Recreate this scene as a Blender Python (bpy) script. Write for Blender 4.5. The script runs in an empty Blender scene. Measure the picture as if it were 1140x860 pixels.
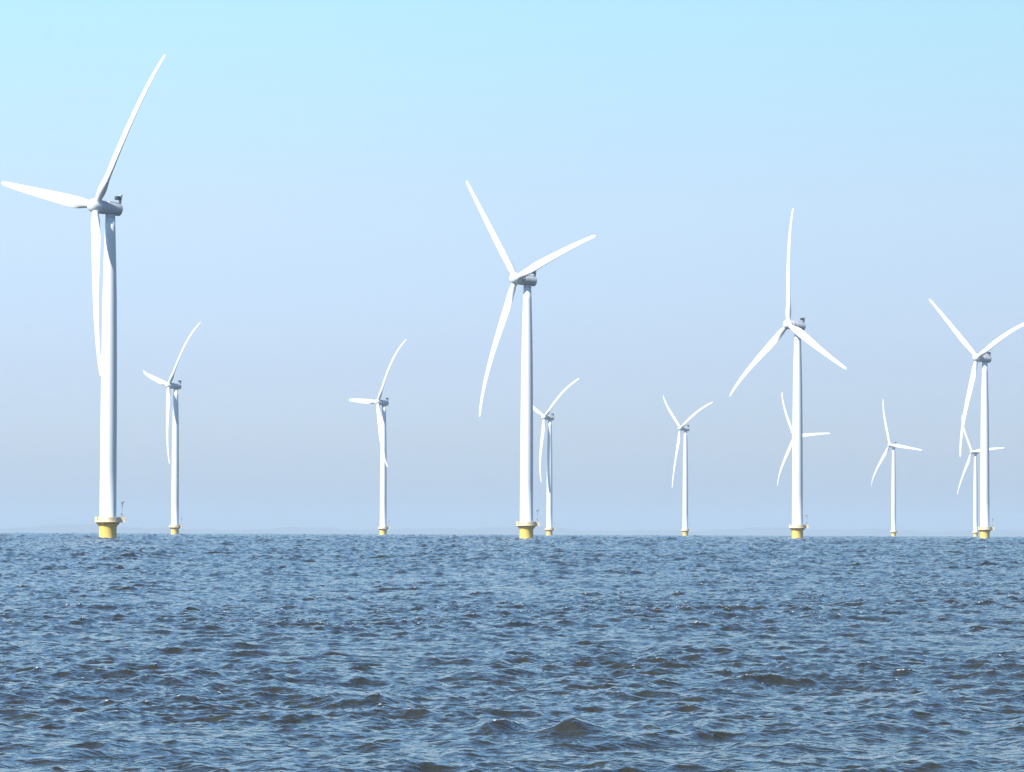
import bpy, bmesh, math, random
import numpy as np
from mathutils import Matrix, Vector
R = math.radians
sc = bpy.context.scene
col = sc.collection

# ------------------------------------------------------------------ camera
EYE = 2.6                      # metres above the water, from a small boat
cam = bpy.data.cameras.new('camera')
cam.sensor_width = 36.0
cam.lens = 36.0 * 4350 / 1140
cam.clip_start = 0.5
cam.clip_end = 200000
cam_ob = bpy.data.objects.new('camera', cam)
col.objects.link(cam_ob)
pit, rol = R(2.137), R(.225)
r_ = Vector((1, 0, 0)); u_ = Vector((0, -math.sin(pit), math.cos(pit)))
right = r_ * math.cos(rol) + u_ * math.sin(rol)
up = -r_ * math.sin(rol) + u_ * math.cos(rol)
back = right.cross(up)
m = Matrix((right, up, back)).transposed().to_4x4()
m.translation = (0, 0, EYE)
cam_ob.matrix_world = m
sc.camera = cam_ob

# ------------------------------------------------------------------ sky, sun, exposure
SUN_EL, SUN_AZ = R(40), R(47)       # azimuth: degrees to the left of straight behind the camera
sun_dir = Vector((-math.sin(SUN_AZ) * math.cos(SUN_EL), -math.cos(SUN_AZ) * math.cos(SUN_EL), math.sin(SUN_EL)))
sun = bpy.data.lights.new('sun', 'SUN')
sun.energy = 5.0
sun.angle = R(.53)
sun.color = (1.0, .955, .88)
sun_ob = bpy.data.objects.new('sun', sun)
sun_ob.rotation_euler = sun_dir.to_track_quat('Z', 'Y').to_euler()
sun_ob.location = sun_dir * 400
col.objects.link(sun_ob)

w = bpy.data.worlds.new('World')
sc.world = w
w.use_nodes = True
wn, wl = w.node_tree.nodes, w.node_tree.links
wn.clear()
sky = wn.new('ShaderNodeTexSky')
sky.sky_type = 'NISHITA'
sky.sun_disc = False
sky.sun_elevation = SUN_EL
sky.sun_rotation = math.atan2(sun_dir.x, sun_dir.y)
sky.air_density = 1.0
sky.dust_density = .6
sky.ozone_density = 2.0
bg = wn.new('ShaderNodeBackground')
bg.inputs['Strength'].default_value = .101
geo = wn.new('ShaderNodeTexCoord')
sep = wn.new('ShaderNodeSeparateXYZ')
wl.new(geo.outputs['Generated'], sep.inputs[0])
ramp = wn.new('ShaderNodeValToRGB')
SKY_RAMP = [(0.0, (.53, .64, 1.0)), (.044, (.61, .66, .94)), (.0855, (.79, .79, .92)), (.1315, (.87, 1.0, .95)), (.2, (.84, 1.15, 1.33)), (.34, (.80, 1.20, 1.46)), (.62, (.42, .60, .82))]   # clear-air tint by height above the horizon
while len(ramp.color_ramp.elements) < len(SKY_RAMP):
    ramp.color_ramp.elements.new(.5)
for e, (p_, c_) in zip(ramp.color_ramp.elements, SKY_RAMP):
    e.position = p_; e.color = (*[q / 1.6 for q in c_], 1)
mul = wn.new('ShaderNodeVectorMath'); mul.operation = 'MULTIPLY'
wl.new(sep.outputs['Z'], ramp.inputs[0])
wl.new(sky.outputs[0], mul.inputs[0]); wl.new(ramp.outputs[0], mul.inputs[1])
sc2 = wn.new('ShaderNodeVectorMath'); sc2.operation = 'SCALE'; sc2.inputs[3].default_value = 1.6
az = wn.new('ShaderNodeMapRange'); az.interpolation_type = 'SMOOTHSTEP'     # sky a touch deeper towards the east
az.inputs['From Min'].default_value = -.25; az.inputs['From Max'].default_value = .25
az.inputs['To Min'].default_value = 1.14; az.inputs['To Max'].default_value = .86
wl.new(sep.outputs['X'], az.inputs['Value'])
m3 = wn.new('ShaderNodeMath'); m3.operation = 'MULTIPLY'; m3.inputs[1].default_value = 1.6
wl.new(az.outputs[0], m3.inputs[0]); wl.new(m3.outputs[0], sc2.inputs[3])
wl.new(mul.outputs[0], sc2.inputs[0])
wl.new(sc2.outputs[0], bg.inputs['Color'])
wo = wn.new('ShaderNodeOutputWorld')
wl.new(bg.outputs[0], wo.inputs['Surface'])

sc.view_settings.view_transform = 'Standard'
sc.view_settings.look = 'None'
sc.view_settings.exposure = .75
sc.view_settings.gamma = 1
sc.view_settings.use_curve_mapping = False
sc.cycles.max_bounces = 6
sc.cycles.caustics_reflective = False
sc.cycles.caustics_refractive = False

# ------------------------------------------------------------------ helpers
RE = 7.4e6                       # radius of the earth, refraction included
HUB = 95.0

def drop(x, y):
    return (x * x + y * y) / (2 * RE)

def principled(name, color, rough=.5, spec=.5, noise=0.0, nscale=.6, color2=None, metallic=0.0):
    mt = bpy.data.materials.new(name)
    mt.use_nodes = True
    nt = mt.node_tree
    b = nt.nodes['Principled BSDF']
    b.inputs['Roughness'].default_value = rough
    b.inputs['Metallic'].default_value = metallic
    b.inputs['Specular IOR Level'].default_value = spec
    if noise:
        tc = nt.nodes.new('ShaderNodeTexCoord')
        mp = nt.nodes.new('ShaderNodeMapping')
        mp.inputs['Scale'].default_value = (1, 1, .25)
        n = nt.nodes.new('ShaderNodeTexNoise')
        n.inputs['Scale'].default_value = nscale
        n.inputs['Detail'].default_value = 6
        mx = nt.nodes.new('ShaderNodeMix'); mx.data_type = 'RGBA'
        mx.inputs['A'].default_value = (*color, 1)
        mx.inputs['B'].default_value = (*(color2 or [c * .8 for c in color]), 1)
        mr = nt.nodes.new('ShaderNodeMapRange')
        mr.inputs['From Min'].default_value = .4; mr.inputs['From Max'].default_value = .75
        mr.inputs['To Max'].default_value = noise
        nt.links.new(tc.outputs['Object'], mp.inputs[0]); nt.links.new(mp.outputs[0], n.inputs['Vector'])
        nt.links.new(n.outputs['Fac'], mr.inputs['Value']); nt.links.new(mr.outputs[0], mx.inputs['Factor'])
        nt.links.new(mx.outputs['Result'], b.inputs['Base Color'])
    else:
        b.inputs['Base Color'].default_value = (*color, 1)
    return mt

class MB:
    """collects shapes; build() links them as one mesh object"""
    def __init__(self):
        self.v, self.f, self.s = [], [], []
    def add(self, vs, fs, smooth=True):
        o = len(self.v)
        self.v += [tuple(p) for p in vs]
        self.f += [tuple(i + o for i in q) for q in fs]
        self.s += [smooth] * len(fs)
    def lathe(self, prof, n=40, axis='Z', origin=(0, 0, 0), caps=True, sharp=False):
        vs, fs = [], []
        for (rad, h) in prof:
            for k in range(n):
                a = 2 * math.pi * k / n
                vs.append((rad * math.cos(a), rad * math.sin(a), h))
        for j in range(len(prof) - 1):
            for k in range(n):
                k2 = (k + 1) % n
                fs.append((j * n + k, j * n + k2, (j + 1) * n + k2, (j + 1) * n + k))
        if axis == 'Y':          # profile runs along -Y (upwind)
            vs = [(x, -z, y) for x, y, z in vs]
        vs = [(x + origin[0], y + origin[1], z + origin[2]) for x, y, z in vs]
        self.add(vs, fs, not sharp)
        o = len(self.v) - len(vs)
        if caps:
            self.f.append(tuple(reversed(range(o, o + n)))); self.s.append(False)
            t = o + (len(prof) - 1) * n
            self.f.append(tuple(range(t, t + n))); self.s.append(False)
    def box(self, cx, cy, cz, sx, sy, sz, rz=0.0):
        vs = []
        for dz in (-.5, .5):
            for dx, dy in ((-.5, -.5), (.5, -.5), (.5, .5), (-.5, .5)):
                x, y = dx * sx, dy * sy
                vs.append((cx + x * math.cos(rz) - y * math.sin(rz), cy + x * math.sin(rz) + y * math.cos(rz), cz + dz * sz))
        self.add(vs, [(3, 2, 1, 0), (4, 5, 6, 7), (0, 1, 5, 4), (1, 2, 6, 5), (2, 3, 7, 6), (3, 0, 4, 7)], False)
    def tube(self, pts, rad, n=8):
        pts = [Vector(p) for p in pts]
        vs, fs = [], []
        for i, p in enumerate(pts):
            d = (pts[min(i + 1, len(pts) - 1)] - pts[max(i - 1, 0)]).normalized()
            a = d.cross(Vector((0, 0, 1)) if abs(d.z) < .9 else Vector((1, 0, 0))).normalized()
            b = d.cross(a)
            for k in range(n):
                t = 2 * math.pi * k / n
                vs.append(p + (a * math.cos(t) + b * math.sin(t)) * rad)
        for j in range(len(pts) - 1):
            for k in range(n):
                k2 = (k + 1) % n
                fs.append((j * n + k, (j + 1) * n + k, (j + 1) * n + k2, j * n + k2))
        fs.append(tuple(range(n))); e = (len(pts) - 1) * n
        fs.append(tuple(reversed(range(e, e + n))))
        self.add(vs, fs)
    def mesh(self, name, mats):
        me = bpy.data.meshes.new(name)
        me.from_pydata(self.v, [], self.f)
        me.polygons.foreach_set('use_smooth', self.s)
        me.materials.append(mats)
        bm = bmesh.new(); bm.from_mesh(me)
        bmesh.ops.recalc_face_normals(bm, faces=bm.faces)
        bm.to_mesh(me); bm.free()
        return me

def link(name, me, parent=None, mat=None):
    o = bpy.data.objects.new(name, me)
    col.objects.link(o)
    if parent:
        o.parent = parent
    if mat is not None:
        o.matrix_basis = mat
    return o

M_white = principled('turbine_white_paint', (.70, .71, .71), .38, .5, .2, .35, (.63, .63, .62))
M_blade = principled('blade_white_gelcoat', (.70, .71, .71), .32, .5, .2, .3, (.60, .60, .59))
M_yellow = principled('yellow_marine_paint', (.92, .63, .15), .5, .4, .6, .8, (.80, .50, .10))
M_yrail = principled('yellow_rail_paint', (.72, .58, .34), .5, .4, .3, 1.0)
M_grey = principled('grey_steel', (.22, .23, .24), .5, .4, .3, 2.0)
M_dark = principled('dark_cooler_metal', (.05, .05, .055), .5, .4, .3, 2.0)
M_nac = principled('nacelle_paint', (.47, .48, .49), .42, .5, .3, .5, (.40, .41, .42))

# ------------------------------------------------------------------ the sea
random.seed(3)

def ocean_tile(N, L, lp, rms, wdir, spread, lmin, seed, chop):
    """one periodic patch of wind waves: heights and sideways shifts (Fourier sum)"""
    rng = np.random.default_rng(seed)
    k1 = 2 * np.pi * np.fft.fftfreq(N, L / N)
    kx, ky = np.meshgrid(k1, k1, indexing='ij')
    k = np.hypot(kx, ky); k[0, 0] = 1
    kp = 2 * np.pi / lp
    cosw = (kx * math.cos(wdir) + ky * math.sin(wdir)) / k
    # elevation spectrum: rises to the peak, then falls as k^-3.6 in 2-D
    S = k ** -4.2 * np.exp(-1.15 * (kp / k) ** 2) * np.exp(-(k * lmin / (2 * np.pi)) ** 2 * .7)
    S *= (spread + (1 - spread) * np.abs(cosw) ** 2) * np.where(cosw < 0, .35, 1)
    S[0, 0] = 0
    A = np.sqrt(S) * (rng.standard_normal((N, N)) + 1j * rng.standard_normal((N, N)))
    h = np.fft.ifft2(A).real
    sca = rms / h.std()
    h = h * sca
    dx = np.fft.ifft2(A * (1j * kx / k)).real * sca * chop
    dy = np.fft.ifft2(A * (1j * ky / k)).real * sca * chop
    jx = np.fft.ifft2(A * (-kx * kx / k)).real * sca * chop
    jy = np.fft.ifft2(A * (-ky * ky / k)).real * sca * chop
    J = jx + jy                                  # how much the surface is squeezed at crests
    return [a.astype(np.float32) for a in (h, dx, dy, J)]

def sample(tile, L, x, y):
    N = tile[0].shape[0]
    u = (x / L * N) % N; v = (y / L * N) % N
    i0 = u.astype(np.int32); j0 = v.astype(np.int32)
    fu = (u - i0).astype(np.float32); fv = (v - j0).astype(np.float32)
    i0 %= N; j0 %= N
    i1 = (i0 + 1) % N; j1 = (j0 + 1) % N
    out = []
    for t in tile:
        out.append((t[i0, j0] * (1 - fu) + t[i1, j0] * fu) * (1 - fv) + (t[i0, j1] * (1 - fu) + t[i1, j1] * fu) * fv)
    return out

def build_sea():
    # rings out to beyond the horizon; finest where waves are seen largest
    rr = [0.01, 4, 8, 12, 16]
    while rr[-1] < 32000:
        d = rr[-1]
        if d < 34: st = .035 * 20 / d + .004 if d > 26 else .06
        elif d < 150: st = .0014
        elif d < 600: st = .0016
        elif d < 6800: st = .0015
        elif d < 9000: st = .012
        else: st = .06
        rr.append(d * (1 + st))
    rr = np.array(rr)
    th = list(np.arange(-10.5, 10.5, math.degrees(1 / 2900)))
    side = []
    a = 10.5; st = .03
    while a < 180:
        side.append(a); st = min(st * 1.12, 3); a += st
    th = np.radians(np.array([-s for s in reversed(side)] + th[1:] + side))
    nr, nt = len(rr), len(th)
    x = np.outer(rr, np.sin(th)); y = np.outer(rr, np.cos(th))
    d = np.repeat(rr[:, None], nt, 1)
    W = R(-64)
    L1, L2 = 83.0, 31.0
    t1 = ocean_tile(2048, L1, 2.0, .0245, W, .30, .12, 11, 1.15)
    t2 = ocean_tile(1024, L2, .8, .0098, W + .6, .4, .08, 5, 1.15)
    L3 = 149.0
    t3 = ocean_tile(1024, L3, 6.5, .034, W - .35, .04, .9, 23, 1.0)
    # gusts: patches of rougher and of smoother water
    rg = np.random.default_rng(4)
    gust = np.zeros_like(x)
    for lam in (8, 11, 17, 26, 41, 70):
        a_ = rg.uniform(0, 2 * math.pi)
        gust += np.sin((x * math.cos(a_) + y * math.sin(a_)) * 2 * math.pi / lam + rg.uniform(0, 6) + 1.5 * np.sin((y * math.cos(a_) - x * math.sin(a_)) * 2 * math.pi / (lam * 2.3)))
    rough = np.interp(d, [30, 50, 75, 110, 170], [.85, .95, 1.1, 1.25, 1.38])      # calmer water close to the boat
    gust = rough * (1 + .085 * gust).clip(.6, 1.5).astype(np.float32)
    ca, sa = math.cos(.42), math.sin(.42)
    def field(k):                              # wave field, k times enlarged
        h, dx, dy, J = sample(t1, L1 * k, x, y)
        h2, a2, b2, J2 = sample(t2, L2 * k, x * ca + y * sa, -x * sa + y * ca)
        h3, a3, b3, J3 = sample(t3, L3 * k, x * .8 + y * .6, y * .8 - x * .6)
        g = gust
        return [((h + h2) * g + h3) * k, ((dx + a2 * ca - b2 * sa) * g + a3 * .8 - b3 * .6) * k,
                ((dy + a2 * sa + b2 * ca) * g + a3 * .6 + b3 * .8) * k, (J + J2) * g + J3]
    # longer waves take over with distance, where the short ones are finer than the mesh
    lg = np.log(d + 1e-6).astype(np.float32)
    q1 = np.clip((lg - math.log(190)) / (math.log(480) - math.log(190)), 0, 1)
    q2 = np.clip((lg - math.log(560)) / (math.log(1700) - math.log(560)), 0, 1)
    w1, w2, w3 = np.cos(q1 * math.pi / 2), np.sin(q1 * math.pi / 2) * np.cos(q2 * math.pi / 2), np.sin(q2 * math.pi / 2)
    h, dx, dy, J = [a * w1 for a in field(1.0)]
    for k, ww in ((2.2, w2 * 1.15), (4.2, w3 * 1.4)):
        f = field(k)
        h += f[0] * ww; dx += f[1] * ww; dy += f[2] * ww
    # a few steeper breaking waves in the foreground: (x, y, height, half length, slant, foam)
    for wx, wy, am, hl, sl, fo in ((.84, 48.9, .15, .32, .15, 0), (.75, 48.9, .075, 1.15, .05, 0), (-.16, 49.2, .10, .30, .9, .55), (-.55, 48.6, .07, .6, .7, 0),
                                   (-3.6, 80, .10, .8, .1, .3), (2.2, 62, .09, .9, .1, .35), (4.9, 52, .10, .8, .2, .1), (-2.6, 58, .08, .7, .1, .3), (3.1, 47, .07, .8, .1, .15), (-4.7, 45, .06, .9, -.1, .1)):
        u = (x - wx); v = (y - wy) - sl * u
        lo = np.where(v < 0, .22 + am, 1.0)
        e_ = np.exp(-(u / hl) ** 2 - (v / lo) ** 2)
        h += am * e_
        J -= fo * np.exp(-(u / (hl * .8)) ** 2 - ((v + .05) / .14) ** 2)
    chopfade = np.clip(1.6 - d / 2000, 0, 1)
    X = x + dx * chopfade; Y = y + dy * chopfade
    Z = h - drop(x, y)
    co = np.stack([X, Y, Z], -1).astype(np.float32).reshape(-1, 3)
    idx = np.arange(nr * nt, dtype=np.int32).reshape(nr, nt)
    nxt = np.roll(idx, -1, 1)
    q = np.stack([idx[:-1], nxt[:-1], nxt[1:], idx[1:]], -1).reshape(-1, 4)
    me = bpy.data.meshes.new('sea')
    me.vertices.add(len(co)); me.vertices.foreach_set('co', co.ravel())
    me.loops.add(q.size); me.loops.foreach_set('vertex_index', q.ravel())
    me.polygons.add(len(q))
    me.polygons.foreach_set('loop_start', np.arange(0, q.size, 4, dtype=np.int32))
    me.polygons.foreach_set('use_smooth', np.ones(len(q), bool))
    me.update(calc_edges=True)
    at = me.attributes.new('foam', 'FLOAT', 'POINT')
    at.data.foreach_set('value', J.astype(np.float32).ravel())
    return me

def sea_material():
    mt = bpy.data.materials.new('lake_water')
    mt.use_nodes = True
    nt = mt.node_tree; N = nt.nodes; Lk = nt.links
    b = N['Principled BSDF']
    b.inputs['Base Color'].default_value = (.031, .033, .025, 1)
    b.inputs['Roughness'].default_value = .04
    b.inputs['IOR'].default_value = 1.333
    g = N.new('ShaderNodeNewGeometry')
    # ripples too small for the mesh: slope of a noise height field
    def height(offset):
        ad = N.new('ShaderNodeVectorMath'); ad.operation = 'ADD'; ad.inputs[1].default_value = offset
        Lk.new(g.outputs['Position'], ad.inputs[0])
        mp = N.new('ShaderNodeMapping'); mp.inputs['Rotation'].default_value = (0, 0, R(18))
        mp.inputs['Scale'].default_value = (1, 1.5, 1)
        Lk.new(ad.outputs[0], mp.inputs[0])
        n = N.new('ShaderNodeTexNoise'); n.noise_dimensions = '2D'
        n.inputs['Scale'].default_value = 2.4; n.inputs['Detail'].default_value = 4.0
        n.inputs['Roughness'].default_value = .62; n.inputs['Distortion'].default_value = .4
        Lk.new(mp.outputs[0], n.inputs['Vector'])
        return n.outputs['Fac']
    e = .03
    h0, hx, hy = height((0, 0, 0)), height((e, 0, 0)), height((0, e, 0))
    cmb = N.new('ShaderNodeCombineXYZ')
    for s, hh in (('X', hx), ('Y', hy)):
        su = N.new('ShaderNodeMath'); su.operation = 'SUBTRACT'
        Lk.new(h0, su.inputs[0]); Lk.new(hh, su.inputs[1])
        Lk.new(su.outputs[0], cmb.inputs[s])
    scl = N.new('ShaderNodeVectorMath'); scl.operation = 'SCALE'; scl.inputs[3].default_value = .07 / e
    Lk.new(cmb.outputs[0], scl.inputs[0])
    ad = N.new('ShaderNodeVectorMath'); ad.operation = 'ADD'
    Lk.new(g.outputs['Normal'], ad.inputs[0]); Lk.new(scl.outputs[0], ad.inputs[1])
    no = N.new('ShaderNodeVectorMath'); no.operation = 'NORMALIZE'
    Lk.new(ad.outputs[0], no.inputs[0])
    Lk.new(no.outputs[0], b.inputs['Normal'])
    # specks of foam on the sharpest crests
    at = N.new('ShaderNodeAttribute'); at.attribute_name = 'foam'
    mr = N.new('ShaderNodeMapRange')
    mr.inputs['From Min'].default_value = -.66; mr.inputs['From Max'].default_value = -.85
    Lk.new(at.outputs['Fac'], mr.inputs['Value'])
    n = N.new('ShaderNodeTexNoise'); n.inputs['Scale'].default_value = 22; n.inputs['Detail'].default_value = 5
    Lk.new(g.outputs['Position'], n.inputs['Vector'])
    m2 = N.new('ShaderNodeMapRange'); m2.inputs['From Min'].default_value = .48; m2.inputs['From Max'].default_value = .62
    Lk.new(n.outputs['Fac'], m2.inputs['Value'])
    mm = N.new('ShaderNodeMath'); mm.operation = 'MULTIPLY'
    Lk.new(mr.outputs[0], mm.inputs[0]); Lk.new(m2.outputs[0], mm.inputs[1])
    foam = N.new('ShaderNodeBsdfDiffuse'); foam.inputs['Color'].default_value = (.75, .76, .76, 1)
    mix = N.new('ShaderNodeMixShader')
    Lk.new(mm.outputs[0], mix.inputs[0]); Lk.new(b.outputs[0], mix.inputs[1]); Lk.new(foam.outputs[0], mix.inputs[2])
    Lk.new(mix.outputs[0], N['Material Output'].inputs['Surface'])
    return mt

sea_me = build_sea()
sea_me.materials.append(sea_material())
sea = link('water', sea_me)
sea['kind'] = 'structure'

# ------------------------------------------------------------------ far shore, low land beyond the horizon
def build_shore():
    rng = np.random.default_rng(8)
    D = 29000.0
    n = 900
    ang = np.radians(np.linspace(-17, 17, n))
    s = np.linspace(-17, 17, n)
    prof = 82 + 9 * np.sin(s * 1.9 + 1) + 8 * np.sin(s * 3.7 + .4) + 4 * np.sin(s * 11) + np.cumsum(rng.standard_normal(n)) * .25
    prof += np.clip(14 * np.sin(s * 1.15 + 2.2), 0, 99) + np.abs(rng.standard_normal(n)) * 2.2
    mb = MB(); vs = []; fs = []
    rows = [(0, 0.0), (250, .55), (600, .85), (1100, 1.0), (1900, .9), (2600, .0)]
    for dd, k in rows:
        for i in range(n):
            r = D + dd
            x, y = r * math.sin(ang[i]), r * math.cos(ang[i])
            vs.append((x, y, -drop(x, y) - 2 + prof[i] * k))
    for j in range(len(rows) - 1):
        for i in range(n - 1):
            fs.append((j * n + i, j * n + i + 1, (j + 1) * n + i + 1, (j + 1) * n + i))
    mb.add(vs, fs)
    return mb.mesh('shore', principled('far_woodland', (.07, .09, .06), .9, .2, .6, .002, (.16, .16, .11)))
shore = link('shore', build_shore())
shore['kind'] = 'structure'

# ------------------------------------------------------------------ wind turbines
TILT = 0.1047
OVER = 5.00
ROTOR_R = 53.1

def blade_mesh(bend, cone):
    chord = [(1.2, 2.0), (3.0, 2.05), (5.0, 2.65), (8.0, 3.35), (11.0, 3.65), (14.0, 3.65), (20, 3.3), (28, 2.75), (36, 2.25), (44, 1.78), (49, 1.45), (51.5, 1.25), (52.7, 1.0), (53.1, .5)]
    thick = [(1.2, 1.0), (3.0, .97), (5, .75), (8, .48), (11, .36), (14, .31), (20, .26), (30, .22), (53.1, .17)]
    def ip(t, z):
        return float(np.interp(z, [a for a, _ in t], [b for _, b in t]))
    zs = [1.2, 2, 3, 4, 5, 6.5, 8, 9.5, 11, 12.5, 14, 17, 20, 24, 28, 32, 36, 40, 44, 47, 49, 50.5, 51.5, 52.3, 52.8, 53.1]
    n = 22
    vs, fs = [], []
    for z in zs:
        c, t = ip(chord, z), ip(thick, z)
        rd = min(max((z - 3) / 8, 0), 1); rd = rd * rd * (3 - 2 * rd)      # round root to aerofoil
        tw = R(2.0 + 12 * max(0, 1 - z / 42) ** 1.6)
        q = z / ROTOR_R
        off = -(cone * q + bend * q ** 4) * ROTOR_R                       # towards the wind is -Y
        for k in range(n):
            a = 2 * math.pi * k / n
            cx = math.cos(a)                                               # +1 leading edge, -1 trailing edge
            s = (1 - cx) / 2
            yt = 5 * (.2969 * math.sqrt(s) - .126 * s - .3516 * s * s + .2843 * s ** 3 - .1036 * s ** 4)
            yy_air = (yt if math.sin(a) >= 0 else -yt * .75)
            ax = (.40 - s) * c; ay = yy_air * t * c
            rx = cx * c / 2; ry = math.sin(a) * c / 2
            X = rx * (1 - rd) + ax * rd; Y = ry * (1 - rd) + ay * rd
            x2 = X * math.cos(tw) + Y * math.sin(tw)
            y2 = -X * math.sin(tw) + Y * math.cos(tw)
            vs.append((x2, y2 + off, z))
    for j in range(len(zs) - 1):
        for k in range(n):
            k2 = (k + 1) % n
            fs.append((j * n + k, j * n + k2, (j + 1) * n + k2, (j + 1) * n + k))
    mb = MB(); mb.add(vs, fs)
    e = (len(zs) - 1) * n
    mb.add([], []); mb.f += [tuple(range(n)), tuple(range(e, e + n))]; mb.s += [False, True]
    return mb.mesh('blade', M_blade)

def make_meshes():
    me = {}
    # yellow foundation pile with brackets under the deck
    b = MB()
    b.lathe([(2.46, -4), (2.46, -.2), (2.5, .3), (2.5, 4.4), (2.62, 4.55), (2.62, 4.9)], 48)
    for k in range(10):
        a = 2 * math.pi * (k + .5) / 10
        for s in (-.06, .06):
            pass
        c, sn = math.cos(a), math.sin(a)
        t = (-sn * .07, c * .07)
        tri = [(2.45, 3.6), (2.45, 4.9), (3.5, 4.9)]
        v = [(r * c + t[0], r * sn + t[1], z) for r, z in tri] + [(r * c - t[0], r * sn - t[1], z) for r, z in tri]
        b.add(v, [(0, 1, 2), (5, 4, 3), (0, 3, 4, 1), (1, 4, 5, 2), (2, 5, 3, 0)], False)
    me['foundation'] = b.mesh('foundation', M_yellow)
    # dark waterline growth on the pile
    b = MB(); b.lathe([(2.512, -3), (2.512, .42)], 48, caps=False)
    me['waterline'] = b.mesh('waterline_band', principled('wet_growth', (.07, .065, .035), .35, .5, .6, 1.5))
    # boat ladder, on the side turned away
    b = MB()
    for s in (-.9, .9):
        b.tube([(s, 3.25, -3), (s, 3.25, 4.7)], .16, 10)
        for z in (1.0, 3.8):
            b.tube([(s, 3.25, z), (s * .8, 2.3, z)], .09, 8)
    for s in (-.28, .28):
        b.tube([(s, 2.95, -2), (s, 2.95, 5.6)], .05, 6)
    for i in range(24):
        b.tube([(-.28, 2.95, -1.6 + i * .3), (.28, 2.95, -1.6 + i * .3)], .025, 5)
    me['ladder'] = b.mesh('boat_ladder', M_yellow)
    # deck
    b = MB()
    b.lathe([(2.4, 4.92), (3.75, 4.92), (3.8, 4.98), (3.8, 5.28), (3.75, 5.32), (2.4, 5.32)], 48, caps=False)
    ca = R(58)
    b.box(4.1 * math.cos(ca), 4.1 * math.sin(ca), 5.10, 1.7, 2.5, .33, ca)
    me['platform'] = b.mesh('platform', M_yrail)
    # railing: posts, three rails, kick plate
    b = MB()
    rim = []
    for k in range(64):
        a = 2 * math.pi * k / 64
        d = (a - ca + math.pi) % (2 * math.pi) - math.pi
        rad = 3.7
        if abs(d) < .40: rad = min(4.85 / math.cos(d), 1.18 / max(abs(math.sin(d)), .001)) if abs(d) > .05 else 4.85
        rad = max(rad, 3.7)
        rim.append((rad * math.cos(a), rad * math.sin(a)))
    for z, rr in ((5.85, .03), (6.15, .03), (6.48, .045)):
        b.tube([(x, y, z) for x, y in rim] + [(*rim[0], z)], rr, 5)
    for k in range(0, 64, 2):
        b.tube([(*rim[k], 5.28), (*rim[k], 6.48)], .035, 5)
    for k in range(64):                     # kick plate and mesh infill panels
        (x0, y0), (x1, y1) = rim[k], rim[(k + 1) % 64]
        for z0, z1 in ((5.3, 5.6), (5.66, 6.36)):
            if z0 > 5.5 and k % 8 in (0, 1): continue
            i = .99
            b.add([(x0, y0, z0), (x1, y1, z0), (x1, y1, z1), (x0, y0, z1), (x0 * i, y0 * i, z0), (x1 * i, y1 * i, z0), (x1 * i, y1 * i, z1), (x0 * i, y0 * i, z1)],
                  [(0, 1, 2, 3), (7, 6, 5, 4), (0, 4, 5, 1), (3, 2, 6, 7), (1, 5, 6, 2), (0, 3, 7, 4)], False)
    me['railing'] = b.mesh('railing', M_yrail)
    # davit crane
    b = MB()
    px, py = 3.95 * math.cos(ca), 3.95 * math.sin(ca)
    b.lathe([(.22, 5.3), (.2, 6.3), (.08, 6.5), (.07, 10.4)], 12, origin=(px, py, 0))
    b.tube([(px, py, 10.2), (px - .5, py + .75, 10.75), (px - .9, py + 1.3, 10.8)], .11, 8)
    b.tube([(px, py, 8.8), (px - .45, py + .68, 10.6)], .06, 6)
    me['crane'] = b.mesh('davit_crane', M_grey)
    b = MB()
    b.box(px, py, 10.5, .42, .42, .6, ca)
    me['lamp'] = b.mesh('crane_head', M_grey)
    b = MB()
    b.box(px, py - .02, 7.3, .5, .45, .55, ca)
    me['winch'] = b.mesh('winch', M_grey)
    # tower
    b = MB()
    prof = [(2.46, 5.33), (2.46, 5.5), (2.40, 5.55), (2.37, 20), (2.33, 35), (2.27, 46), (2.18, 58), (2.06, 68), (1.92, 75), (1.74, 82), (1.56, 88), (1.42, 92.2)]
    pr = []
    for i, (r, z) in enumerate(prof):
        pr.append((r, z))
    b.lathe(pr, 64)
    me['tower'] = b.mesh('tower', M_white)
    b = MB()
    a0 = R(250)
    vs = []
    for z in (5.45, 7.75):
        for a in (-.22, 0, .22):
            vs.append((2.45 * math.cos(a0 + a), 2.45 * math.sin(a0 + a), z))
    for z in (5.45, 7.75):
        for a in (-.22, 0, .22):
            vs.append((2.3 * math.cos(a0 + a), 2.3 * math.sin(a0 + a), z))
    b.add(vs, [(0, 1, 4, 3), (1, 2, 5, 4), (6, 9, 10, 7), (7, 10, 11, 8), (3, 4, 10, 9), (4, 5, 11, 10), (0, 3, 9, 6), (2, 8, 11, 5), (0, 6, 7, 1), (1, 7, 8, 2)], False)
    me['door'] = b.mesh('door', principled('door_paint', (.55, .57, .58), .5, .4, .3, 2))
    # nacelle (about the rotor axis; -Y is upwind, tilted as a whole)
    b = MB()
    b.lathe([(.5, -3.3), (1.5, -3.25), (1.7, -3.15), (1.76, -2.9), (1.84, -1.0), (1.9, 1.2), (1.93, 1.9)], 48, 'Y')
    b.lathe([(1.9, 1.9), (1.99, 1.94), (2.02, 2.05), (2.02, 3.35), (1.99, 3.46), (1.6, 3.5)], 48, 'Y', caps=False)
    b.box(0, .8, 1.82, 1.5, 3.4, .28)           # roof hatch rail
    me['nacelle'] = b.mesh('nacelle', M_nac)
    b = MB(); b.lathe([(1.42, 92.21), (1.44, 92.3), (1.44, 93.1), (1.3, 93.3)], 40)
    me['yaw'] = b.mesh('yaw_bearing', M_nac)
    # tail fin and the cooler it carries
    b = MB()
    v = [(2.35, 1.4), (3.35, 1.0), (3.5, 4.35), (2.95, 4.45)]
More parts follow.
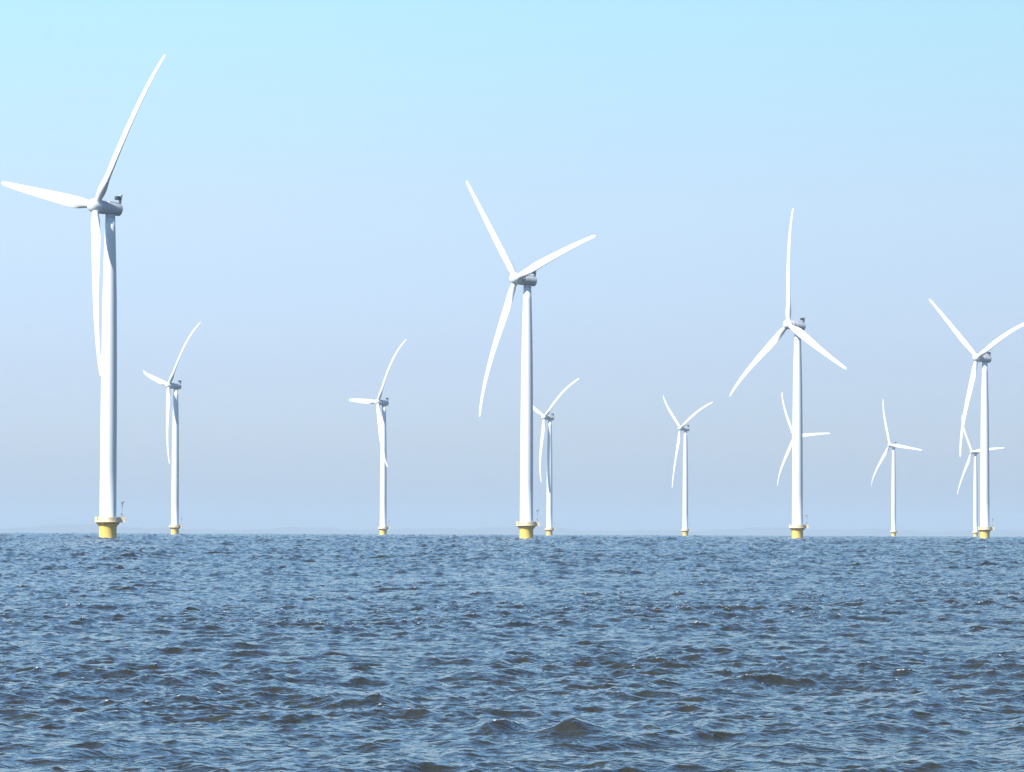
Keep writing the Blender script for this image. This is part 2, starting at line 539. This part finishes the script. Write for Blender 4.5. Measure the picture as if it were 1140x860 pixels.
    b.add([(-.14, y, z) for y, z in v] + [(.14, y, z) for y, z in v], [(0, 1, 2, 3), (7, 6, 5, 4), (0, 4, 5, 1), (1, 5, 6, 2), (2, 6, 7, 3), (3, 7, 4, 0)], False)
    b.box(0, 3.15, 4.4, 1.5, .35, .16)
    b.tube([(-.6, 3.2, 4.45), (-.6, 3.2, 5.0)], .04, 6); b.tube([(.6, 3.2, 4.45), (.6, 3.2, 5.0)], .04, 6)
    me['fin'] = b.mesh('tail_fin', M_nac)
    b = MB(); b.box(0, 2.1, 3.35, 1.7, 1.0, 1.0); b.box(0, 2.75, 3.4, .3, .6, .25)
    for k in range(6): b.box(0, 1.58, 2.97 + k * .15, 1.55, .06, .06)
    me['cooler'] = b.mesh('cooler', M_dark)
    # hub with blunt nose, profile runs upwind from the generator
    b = MB()
    b.lathe([(1.5, 3.52), (1.9, 3.58), (2.02, 3.9), (2.08, 4.8), (2.02, 5.7), (1.82, 6.4), (1.45, 6.95), (.95, 7.3), (.4, 7.45), (.05, 7.48)], 48, 'Y')
    for k in range(3):
        a = 2 * math.pi * k / 3
        m = Matrix.Rotation(a, 4, 'Y')
        ring = MB(); ring.lathe([(1.12, .9), (1.12, 2.28), (1.06, 2.34), (.9, 2.36)], 32, caps=False)
        b.add([(m @ Vector(p)) + Vector((0, -OVER, 0)) for p in ring.v], ring.f)
    me['hub'] = b.mesh('hub', M_white)
    return me

ME = make_meshes()
G = 'wind turbines standing in the lake'
TURB = [
    # x, y, yaw, azimuth, coning, bend of each blade, label
    (-115.5, 1119.1, 52.3, 41.0, 0.104, (-0.043, -0.073, -0.043), 'largest white wind turbine, its yellow base at the far left of the water'),
    (-214.2, 2488.6, 61.6, 43.0, 0.071, (-0.101, -0.135, -0.061), 'small white wind turbine just right of the largest turbine, its upper blade bending right'),
    (-91.7, 2795.3, 58.3, 33.7, 0.104, (-0.133, -0.225, -0.101), 'slim white wind turbine standing alone with one blade level and one along its tower'),
    (5.5, 1432.5, 57.5, 76.5, 0.055, (-0.038, 0.000, -0.039), 'second largest white wind turbine, yellow base near the middle, blades in a Y'),
    (30.5, 3142.5, 59.4, 55.6, 0.085, (-0.130, -0.179, -0.090), 'small white wind turbine partly hidden behind the right edge of the middle tower'),
    (153.6, 3454.7, 65.0, 65.4, 0.034, (-0.110, -0.064, -0.032), 'small white wind turbine standing alone, its blades in a narrow Y'),
    (127.2, 1739.1, 60.2, -5.8, 0.042, (-0.052, -0.043, -0.042), 'white wind turbine on yellow base with one blade pointing straight up'),
    (275.3, 3752.0, 57.3, 87.2, 0.060, (-0.095, -0.099, -0.113), 'small white wind turbine whose tower hides behind the upright-blade turbine'),
    (397.2, 4063.1, 56.6, 96.9, 0.029, (-0.031, -0.082, -0.124), 'small white wind turbine standing alone with one blade level to the right'),
    (249.2, 2058.0, 61.3, 68.0, 0.079, (-0.155, 0.013, -0.076), 'white wind turbine on yellow base at the right edge, one blade leaving the frame'),
    (520.1, 4382.0, 57.1, 85.8, 0.017, (-0.058, -0.125, -0.067), 'smallest white wind turbine close behind the left side of the rightmost yellow base'),
]
FLEX = {(3, 2): .032, (6, 1): .024}       # blades loaded more than their sisters
for i, (x, y, yaw, az, cone, bends, label) in enumerate(TURB):
    t = bpy.data.objects.new('wind_turbine', None)
    col.objects.link(t)
    t.location = (x, y, -drop(x, y)); t.rotation_euler = (0, 0, -R(yaw))
    t['label'] = label; t['category'] = 'wind turbine'; t['group'] = G
    fo = link('foundation', ME['foundation'], t)
    link('waterline_band', ME['waterline'], fo)
    link('boat_ladder', ME['ladder'], fo, Matrix.Rotation(R(58), 4, 'Z'))
    pl = link('platform', ME['platform'], t)
    link('railing', ME['railing'], pl)
    cr = link('davit_crane', ME['crane'], t)
    link('winch', ME['winch'], cr)
    link('crane_head', ME['lamp'], cr)
    tw = link('tower', ME['tower'], t)
    link('door', ME['door'], tw)
    link('yaw_bearing', ME['yaw'], t)
    head = Matrix.Translation((0, 0, HUB)) @ Matrix.Rotation(-TILT, 4, 'X')
    na = link('nacelle', ME['nacelle'], t, head)
    fi = link('tail_fin', ME['fin'], t, head)
    link('cooler', ME['cooler'], fi)
    hu = link('hub', ME['hub'], t, head @ Matrix.Rotation(R(az), 4, 'Y'))
    for k in range(3):
        link('blade', blade_mesh(bends[k] - FLEX.get((i, k), 0), cone + FLEX.get((i, k), 0)), t, head @ Matrix.Translation((0, -OVER, 0)) @ Matrix.Rotation(R(az - 120 * k), 4, 'Y'))

# ------------------------------------------------------------------ air
hz = MB()
hz.box(0, 0, 48, 66000, 66000, 236)
hme = bpy.data.meshes.new('haze')
hme.from_pydata(hz.v, [], hz.f)
hm = bpy.data.materials.new('haze_air')
hm.use_nodes = True
hn = hm.node_tree
hn.nodes.clear()
pv = hn.nodes.new('ShaderNodeVolumePrincipled')
pv.inputs['Color'].default_value = (.64, .78, .90, 1)
pv.inputs['Density'].default_value = 7e-5
pv.inputs['Anisotropy'].default_value = 0.0
pv.inputs['Density Attribute'].default_value = ''
ho = hn.nodes.new('ShaderNodeOutputMaterial')
hn.links.new(pv.outputs[0], ho.inputs['Volume'])
hme.materials.append(hm)
haze = link('haze', hme)
haze['kind'] = 'stuff'
